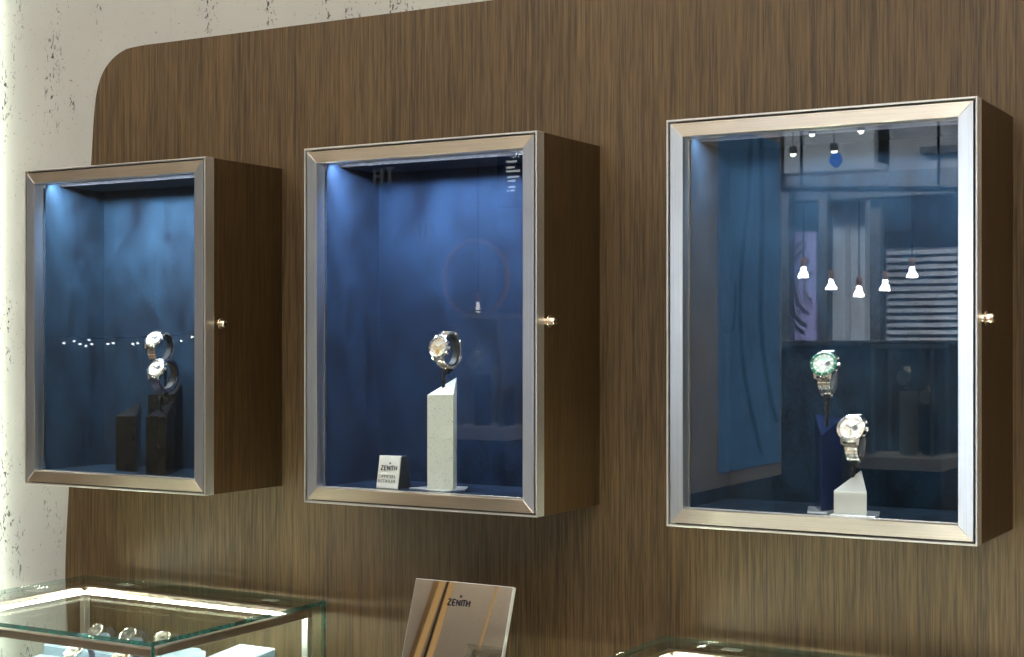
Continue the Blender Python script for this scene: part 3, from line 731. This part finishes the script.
uplight(2.2, -2.8, 2.6, 150, 'added fill uplight bar hanging at the right of the shop')
uplight(.4, -4.4, 3.0, 190, 'added fill uplight bar hanging in the middle of the shop')
fill_lamp(-2.5, -4.9, math.radians(-48), (2.4, .25), 340, COOL, 'added fill light aimed at the mall columns')
fill_lamp(-.9, -6.2, math.radians(-45), (1.8, .25), 230, COOL, 'added fill light aimed at the storefront')
def wbox(p0, p1, t, th, m, mb=None, lo=None, hi=None):
    """upright slab whose mirror image spans the pixel box p0-p1"""
    a, b_ = seen(p0[0], p0[1], t), seen(p1[0], p1[1], t); mb = mb or MB()
    y = (a.y + b_.y) / 2
    mb.box((a.x, y - th, b_.z if lo is None else lo), (b_.x, y, a.z if hi is None else hi), m); return mb
T = 9.0
def single(name, mb, label, cat, group=None): return tag(mb.build(name), label, cat, group)
fl = lambda px, t: HOR + EYE * F_PX / t           # pixel row of the floor at distance t
m_ = wbox((829, 199), (868, 342), T + .1, .25, 'mall_pale', lo=0); wbox((845, 225), (850, 342), T + .08, .02, 'mall_grey', m_)
single('column', m_, 'pale mall column with a grey slot, mirrored behind the hanging bulbs', 'column')
m_ = wbox((881, 248), (962, 345), T + .1, .04, 'room_dark', lo=0)
for k in range(13): wbox((881, 250 + k * 7.3), (962, 254 + k * 7.3), T + .06, .05, 'mall_grey', m_)
single('shutter', m_, 'grey slatted shutter mirrored in the right cabinet glass', 'shutter')
m_ = wbox((792, 232), (818, 342), T, .04, 'mall_purple', lo=0)
q = empty('poster_panel', (0, 0, 0)); o2 = m_.build('board', q); tag(q, 'purple poster panel with curved lines mirrored left of the pale column', 'poster')
cc = seen(815, 285, T - .05); m_ = MB()
for r in (.06, .11, .16, .19): m_.tube([(cc.x - r * 1.0 * math.cos(a), cc.y, cc.z + r * 1.5 * math.sin(a)) for a in [math.radians(-70 + 10 * k) for k in range(15)] if r * math.cos(a) < .16], .008, 'mall_line', 6)
m_.build('curves', q)
m_ = wbox((768, 172), (975, 197), T - .25, .2, 'mall_dark'); [wbox((q_, 190), (r_, 345), T - .15, .1, 'mall_dark', m_, lo=0) for q_, r_ in ((776, 790), (818, 828), (869, 881))]
single('shop_portal', m_, 'black portal frame of the shop entrance mirrored in the right cabinet glass', 'doorway')
m_ = MB(); a_, b_ = seen(760, 346, T - 1.1), seen(985, 346, T - 1.1); m_.box((a_.x, a_.y - .5, 0), (b_.x, a_.y, a_.z), 'mall_dark', .01); m_.box((a_.x - .03, a_.y - .53, a_.z), (b_.x + .03, a_.y + .03, a_.z + .03), 'mall_dark', .004); single('bench_counter', m_, 'long dark counter mirrored below the hanging bulbs', 'counter')
m_ = wbox((775, 120), (882, 168), T + 1.5, .1, 'mall_pale', hi=ZC); wbox((775, 163), (882, 171), T + 1.2, .3, 'mall_pale', m_)
single('balcony', m_, 'pale upper balcony front mirrored at the top of the right cabinet glass', 'balcony')
m_ = wbox((882, 95), (985, 172), T + 1.2, .1, 'mall_grey', hi=ZC); wbox((915, 145), (985, 152), T + 1.0, .1, 'mall_dark', m_)
single('bulkhead', m_, 'grey bulkhead mirrored beside the upper balcony', 'bulkhead')
for i, (px, py, tx) in enumerate(((793, 154, 'lowest at the left'), (812, 134, 'left of the top two'), (834, 151, 'above the blue balloon'), (861, 131, 'right of the top two'))):
    v = seen(px, py, T + .8); e = empty('spotlight', v); tag(e, 'small round mall spotlight, ' + tx + ' of the balcony front', 'spotlight', 'mall spotlights')
    MB().lathe([(0, .0), (.022, .004), (.026, .02), (.02, .05), (0, .05)], 'mall_dark', seg=16).build('can', e); MB().lathe([(0, -.02), (.016, -.012), (.021, 0), (0, .002)], 'spot_glow', seg=16).build('lamp', e)
    MB().tube([(0, 0, .05), (0, 0, ZC - v.z)], .004, 'mall_dark', 6).build('stem', e)
v = seen(836, 160, T + .8); e = empty('balloon', v); tag(e, 'blue balloon mirrored below a mall spotlight', 'balloon')
MB().lathe([(0, -.055), (.006, -.05), (.02, -.043), (.042, -.012), (.042, .015), (.026, .04), (0, .047)], 'balloon_blue', seg=20).build('skin', e)
MB().tube([(0, 0, -.055), (.01, 0, -.15), (0, 0, -.3)], .002, 'mall_grey', 6).build('string', e)
m_ = wbox((1000, 60), (1420, 430), T + .8, .1, 'mall_pale', lo=0); single('reflector', m_, 'added pale storefront to the right of the shop entrance', 'reflector')  # unseen bright surface added for the steel stiles to reflect
# pendant bulbs
TB = 6.5
rz = seen(850, 189, TB).z; ra, rb_ = seen(772, 189, TB), seen(968, 189, TB)
m_ = MB(); m_.tube([(ra.x, ra.y, rz), (rb_.x, rb_.y, rz)], .012, 'mall_dark', 8)
for f_ in (.15, .85):
    x = ra.x + (rb_.x - ra.x) * f_; y = ra.y + (rb_.y - ra.y) * f_; m_.tube([(x, y, rz), (x, y, ZC)], .006, 'mall_dark', 6)
single('pendant_rail', m_, 'thin dark rail carrying the row of hanging bulbs', 'rail')
for i, (px, py, tx) in enumerate(((803.5, 271, 'leftmost'), (831, 283, 'second from the left'), (859, 290, 'lowest'), (885, 284, 'second from the right'), (912, 271, 'rightmost'))):
    v = seen(px, py, TB); e = empty('pendant_lamp', v); tag(e, 'lit three-lobed bulb on a dark cord, %s of the mirrored row' % tx, 'pendant lamp', 'hanging bulbs')
    MB().lathe([(0, .055), (.010, .055), (.013, .05), (.013, .022), (.010, .018), (0, .018)], 'copper', seg=16).build('socket', e)
    b = MB()
    for k in range(3):
        a = k * 2 * math.pi / 3 + .4 + i
        b.lathe([(0, .020), (.006, .018), (.0075, .0), (.0085, -.022), (.006, -.032), (0, -.036)], 'bulb_glow', Matrix.Translation((math.cos(a) * .002, math.sin(a) * .002, 0)) @ Matrix.Rotation(-.62, 4, Vector((-math.sin(a), math.cos(a), 0)).normalized()), 12)
    b.build('bulb', e)
    MB().tube([(0, 0, .05), (0, 0, rz - v.z)], .003, 'mall_dark', 6).build('cord', e)
# framed picture on a free-standing partition
pc = seen(718, 478, 3.7)
pt_ = empty('display_partition', (pc.x, pc.y, 0)); tag(pt_, 'grey partition with a blue lit picture mirrored at the left of the right cabinet', 'partition')
m_ = MB(); m_.box((-.05, -.44, 1.195), (0, .30, 2.25), 'partition_grey', .003); m_.box((-.05, -.43, 0), (-.02, .29, 1.195), 'mall_dark'); m_.build('wall_slab', pt_)
pic = MB(); pic.box((0, -.415, 1.232), (.006, 0, 2.075), 'picture_lit', .001); pic = pic.build('picture', pt_)
def ribbon(cps, wd, m):
    mb = MB(); t = bmesh.new(); pts = arc_pts([cps[0]] + cps + [cps[-1]], 10)
    for (ya, za), (yb, zb) in zip(pts, pts[1:]): t.faces.new([t.verts.new(q) for q in ((.0064, ya - wd, za), (.0064, ya + wd, za), (.0064, yb + wd, zb), (.0064, yb - wd, zb))])
    bmesh.ops.remove_doubles(t, verts=t.verts, dist=1e-5); bmesh.ops.solidify(t, geom=t.faces[:], thickness=.0006); mb._merge(t, m); return mb.build('curve_shape', pic)
ribbon([(-.20, 2.07), (-.18, 1.9), (-.13, 1.7), (-.14, 1.52), (-.20, 1.38), (-.28, 1.25)], .012, 'picture_line')
ribbon([(-.27, 2.07), (-.28, 1.85), (-.27, 1.6), (-.33, 1.42), (-.395, 1.33)], .016, 'picture_line')
ribbon([(-.02, 1.58), (-.06, 1.57), (-.09, 1.60), (-.10, 1.70)], .008, 'picture_line')
# glass display towers in the shop
def tower(cx, cy, zb, zt, hw, label, peds):
    e = empty('tower_showcase', (cx, cy, 0)); tag(e, label, 'glass showcase', 'glass tower showcases')
    m_ = MB(); m_.box((-hw - .01, -hw - .01, 0), (hw + .01, hw + .01, zb - .03), 'mall_dark', .003); m_.build('base', e)
    MB().box((-hw - .015, -hw - .015, zb - .03), (hw + .015, hw + .015, zb), 'partition_grey', .002).build('shelf', e)
    for nm, a, q in (('pane', (-hw, -hw, zb), (hw, -hw + .006, zt)), ('pane', (-hw, hw - .006, zb), (hw, hw, zt)), ('pane', (-hw, -hw + .007, zb), (-hw + .006, hw - .007, zt)), ('pane', (hw - .006, -hw + .007, zb), (hw, hw - .007, zt)), ('top_pane', (-hw, -hw, zt + .0005), (hw, hw, zt + .007))):
        MB().box(a, q, 'case_glass').build(nm, e)
    f = MB()
    for sx in (-1, 1):
        for sy in (-1, 1): f.box((sx * (hw - .012), sy * (hw - .012), zb), (sx * (hw - .020), sy * (hw - .020), zt - .01), 'mall_grey')
    for s_ in (-1, 1):
        f.box((-hw + .012, s_ * (hw - .012), zt - .012), (hw - .012, s_ * (hw - .020), zt - .002), 'bronze_bar'); f.box((s_ * (hw - .012), -hw + .012, zt - .012), (s_ * (hw - .020), hw - .012, zt - .002), 'bronze_bar')
    f.build('frame', e)
    for k, (dx, dy, h, mt, lb) in enumerate(peds):
        p_ = empty('tower_pedestal', (cx + dx, cy + dy, zb)); tag(p_, lb, 'watch stand', 'pedestals in the glass towers')
        MB().hull([(-.022, -.014, 0), (.022, -.014, 0), (0, .026, 0)], [(-.022, -.014, h + .02), (.022, -.014, h + .02), (0, .026, h)], mt, .0006).build('block', p_)
        if mt != 'white_lacquer' or True:
            q_ = MB(); q_.lathe([(.024, -.008), (.027, -.008), (.027, .008), (.024, .008), (.024, -.008)], 'watch_dark_steel', Matrix.Translation((0, 0, h + .052)) @ Matrix.Rotation(math.pi / 2, 4, 'Y') @ Matrix.Rotation(.3, 4, 'X'), 20); q_.lathe([(0, 0), (.017, 0), (.017, .006), (0, .007)], 'silver_dial', Matrix.Translation((0, .026, h + .052)) @ Matrix.Rotation(-math.pi / 2, 4, 'X'), 20)
            tag(q_.build('tower_watch'), 'watch on the ' + lb, 'watch', 'watches in the glass towers').location = p_.location
v = seen(908, 455, 3.6)
tower(v.x, v.y - .02, v.z, v.z + .262, .085, 'glass tower showcase mirrored beside the white pedestal of the right cabinet',
      [(-.002, .02, .13, 'white_lacquer', 'pale pedestal in the tower mirrored in the right cabinet'), (.045, .0, .085, 'gloss_black', 'black pedestal in the tower mirrored in the right cabinet')])
v = seen(492, 425, 3.6)
tower(v.x, v.y, v.z, v.z + .262, .075, 'glass tower showcase mirrored beside the stone pedestal of the middle cabinet',
      [(-.02, .02, .10, 'gloss_black', 'taller black pedestal in the tower mirrored in the middle cabinet'), (.03, .0, .07, 'gloss_black', 'shorter black pedestal in the tower mirrored in the middle cabinet')])
# lettered signs far behind
v0, v1 = seen(505, 150, 8), seen(523, 150, 8)
sx, sz = (v1.x - v0.x) / 18, 8 / F_PX
q = empty('menu_board', v0); tag(q, 'dark board with white writing mirrored at the top right of the middle cabinet', 'sign')
MB().box((-.05, -.03, -.30), (.32, 0, .12), 'mall_dark', .003).build('board', q)
b = MB()
for x in (0, .27): b.tube([(x, -.015, .115), (x, -.015, ZC - v0.z)], .006, 'mall_dark', 6)
b.build('hanger', q)
b = MB()
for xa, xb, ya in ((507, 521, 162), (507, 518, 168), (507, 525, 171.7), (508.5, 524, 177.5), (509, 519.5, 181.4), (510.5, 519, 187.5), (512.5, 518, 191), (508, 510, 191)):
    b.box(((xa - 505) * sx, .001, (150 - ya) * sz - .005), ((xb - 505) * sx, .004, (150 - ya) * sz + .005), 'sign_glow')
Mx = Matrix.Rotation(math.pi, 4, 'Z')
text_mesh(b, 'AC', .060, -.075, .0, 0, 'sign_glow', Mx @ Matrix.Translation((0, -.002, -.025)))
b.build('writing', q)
def letters(name, strokes, px, py, hpx, t, label, m, w=.13):
    v = seen(px, py, t); k = hpx * t / F_PX; mb = MB()
    for a, q_ in strokes: bar(mb, (-a[0] * k, (a[1] - .5) * k), (-q_[0] * k, (q_[1] - .5) * k), w * k, .01, m, .01)
    o = mb.build(name); o.location = v; tag(o, label, 'sign'); return o
S_ = lambda g, off: [((off - a[0], a[1]), (off - b[0], b[1])) for a, b in GLYPH[g][0]]
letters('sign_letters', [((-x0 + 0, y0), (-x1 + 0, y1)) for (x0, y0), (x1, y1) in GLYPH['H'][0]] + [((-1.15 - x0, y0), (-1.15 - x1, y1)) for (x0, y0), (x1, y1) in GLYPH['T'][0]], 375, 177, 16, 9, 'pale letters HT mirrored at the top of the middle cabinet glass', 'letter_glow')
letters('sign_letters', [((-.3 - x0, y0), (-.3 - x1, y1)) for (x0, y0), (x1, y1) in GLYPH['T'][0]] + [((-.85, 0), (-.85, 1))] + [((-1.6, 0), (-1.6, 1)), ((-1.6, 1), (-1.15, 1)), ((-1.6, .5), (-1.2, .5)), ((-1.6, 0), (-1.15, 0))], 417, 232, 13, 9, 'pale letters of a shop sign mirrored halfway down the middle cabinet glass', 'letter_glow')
v = seen(475, 278, 8); o = MB().lathe([(.185, -.01), (.205, -.01), (.205, .01), (.185, .01), (.185, -.01)], 'copper', Matrix.Rotation(math.pi / 2, 4, 'X'), 48).build('wall_ring'); o.location = v; tag(o, 'round copper ring sign mirrored in the middle cabinet glass', 'sign')
o = None
v = seen(478, 306, 7); e = empty('pendant_lamp', v); tag(e, 'single hanging bulb mirrored below the copper ring', 'pendant lamp')
MB().lathe([(0, .06), (.012, .055), (.012, .02), (0, .018)], 'copper', seg=14).build('socket', e); MB().lathe([(0, .02), (.006, .018), (.010, -.02), (.008, -.04), (0, -.05)], 'bulb_dim', seg=14).build('bulb', e); MB().tube([(0, 0, .055), (0, 0, ZC - v.z)], .003, 'mall_dark', 6).build('cord', e)
def ceiling_strip(xa, xb, ya, xc, xd, yb, h, m, n):
    structure(MB().hull([(xa, ya, ZC - h), (xb, ya, ZC - h), (xd, yb, ZC - h), (xc, yb, ZC - h)], [(xa, ya, ZC), (xb, ya, ZC), (xd, yb, ZC), (xc, yb, ZC)], m).build(n))
ceiling_strip(-4.306, -4.27, -4.2, -5.20, -5.168, -5.5, .004, 'dark_gold', 'trim_2')
ceiling_strip(-4.27, -4.228, -4.2, -5.168, -5.125, -5.5, .006, 'trim_glow', 'trim_3')  # glow stands in for light on the gold trim
ceiling_strip(-4.228, -4.214, -4.2, -5.10, -5.078, -5.5, .010, 'mall_dark', 'trim_4')
ceiling_strip(-4.214, -4.180, -4.2, -5.078, -5.035, -5.5, .006, 'trim_glow', 'trim_5')
ceiling_strip(-3.932, -3.920, -4.2, -4.742, -4.730, -5.5, .004, 'trim_glow', 'trim_6')
# string of tiny lights mirrored in the left cabinet
e = empty('light_string', seen(110, 340, 8)); tag(e, 'string of tiny white lights mirrored in the left cabinet glass', 'string lights')
L0 = e.location; pts = []
for px, py in ((64, 343), (74, 341), (80, 344), (86, 346), (89, 340), (92, 344), (108, 344), (113, 343), (133, 344), (138, 343), (181, 341), (192, 337)):
    v = seen(px, py, 8) - L0; pts.append(v + Vector((0, 0, .03)))
    MB().lathe([(0, -.006), (.0045, -.004), (.005, .002), (0, .006)], 'spot_glow', Matrix.Translation(v), 10).build('bulb', e)
MB().tube(pts, .003, 'mall_dark', 6).build('wire', e)
# ------------------------------------------------------------------ camera, lights, colour
cam = bpy.data.cameras.new('camera'); co = bpy.data.objects.new('camera', cam); COL.objects.link(co)
co.location = (0, -DIST, EYE); co.rotation_euler = (math.pi / 2, 0, YAW)
cam.sensor_fit = 'HORIZONTAL'; cam.sensor_width = 36; cam.lens = 36 * F_PX / 1024
cam.shift_y = (HOR - 328.5) / 1024; cam.clip_start = .02; cam.clip_end = 100
SC.camera = co
w = bpy.data.worlds.new('world'); SC.world = w; w.use_nodes = True
w.node_tree.nodes['Background'].inputs['Color'].default_value = (.8, .85, 1, 1); w.node_tree.nodes['Background'].inputs['Strength'].default_value = .1
vs = SC.view_settings; vs.view_transform = 'Standard'; vs.look = 'None'; vs.exposure = 0; vs.gamma = 1; vs.use_curve_mapping = False
SC.cycles.use_denoising = True; SC.cycles.max_bounces = 10; SC.cycles.transparent_max_bounces = 24; SC.cycles.sample_clamp_indirect = 6
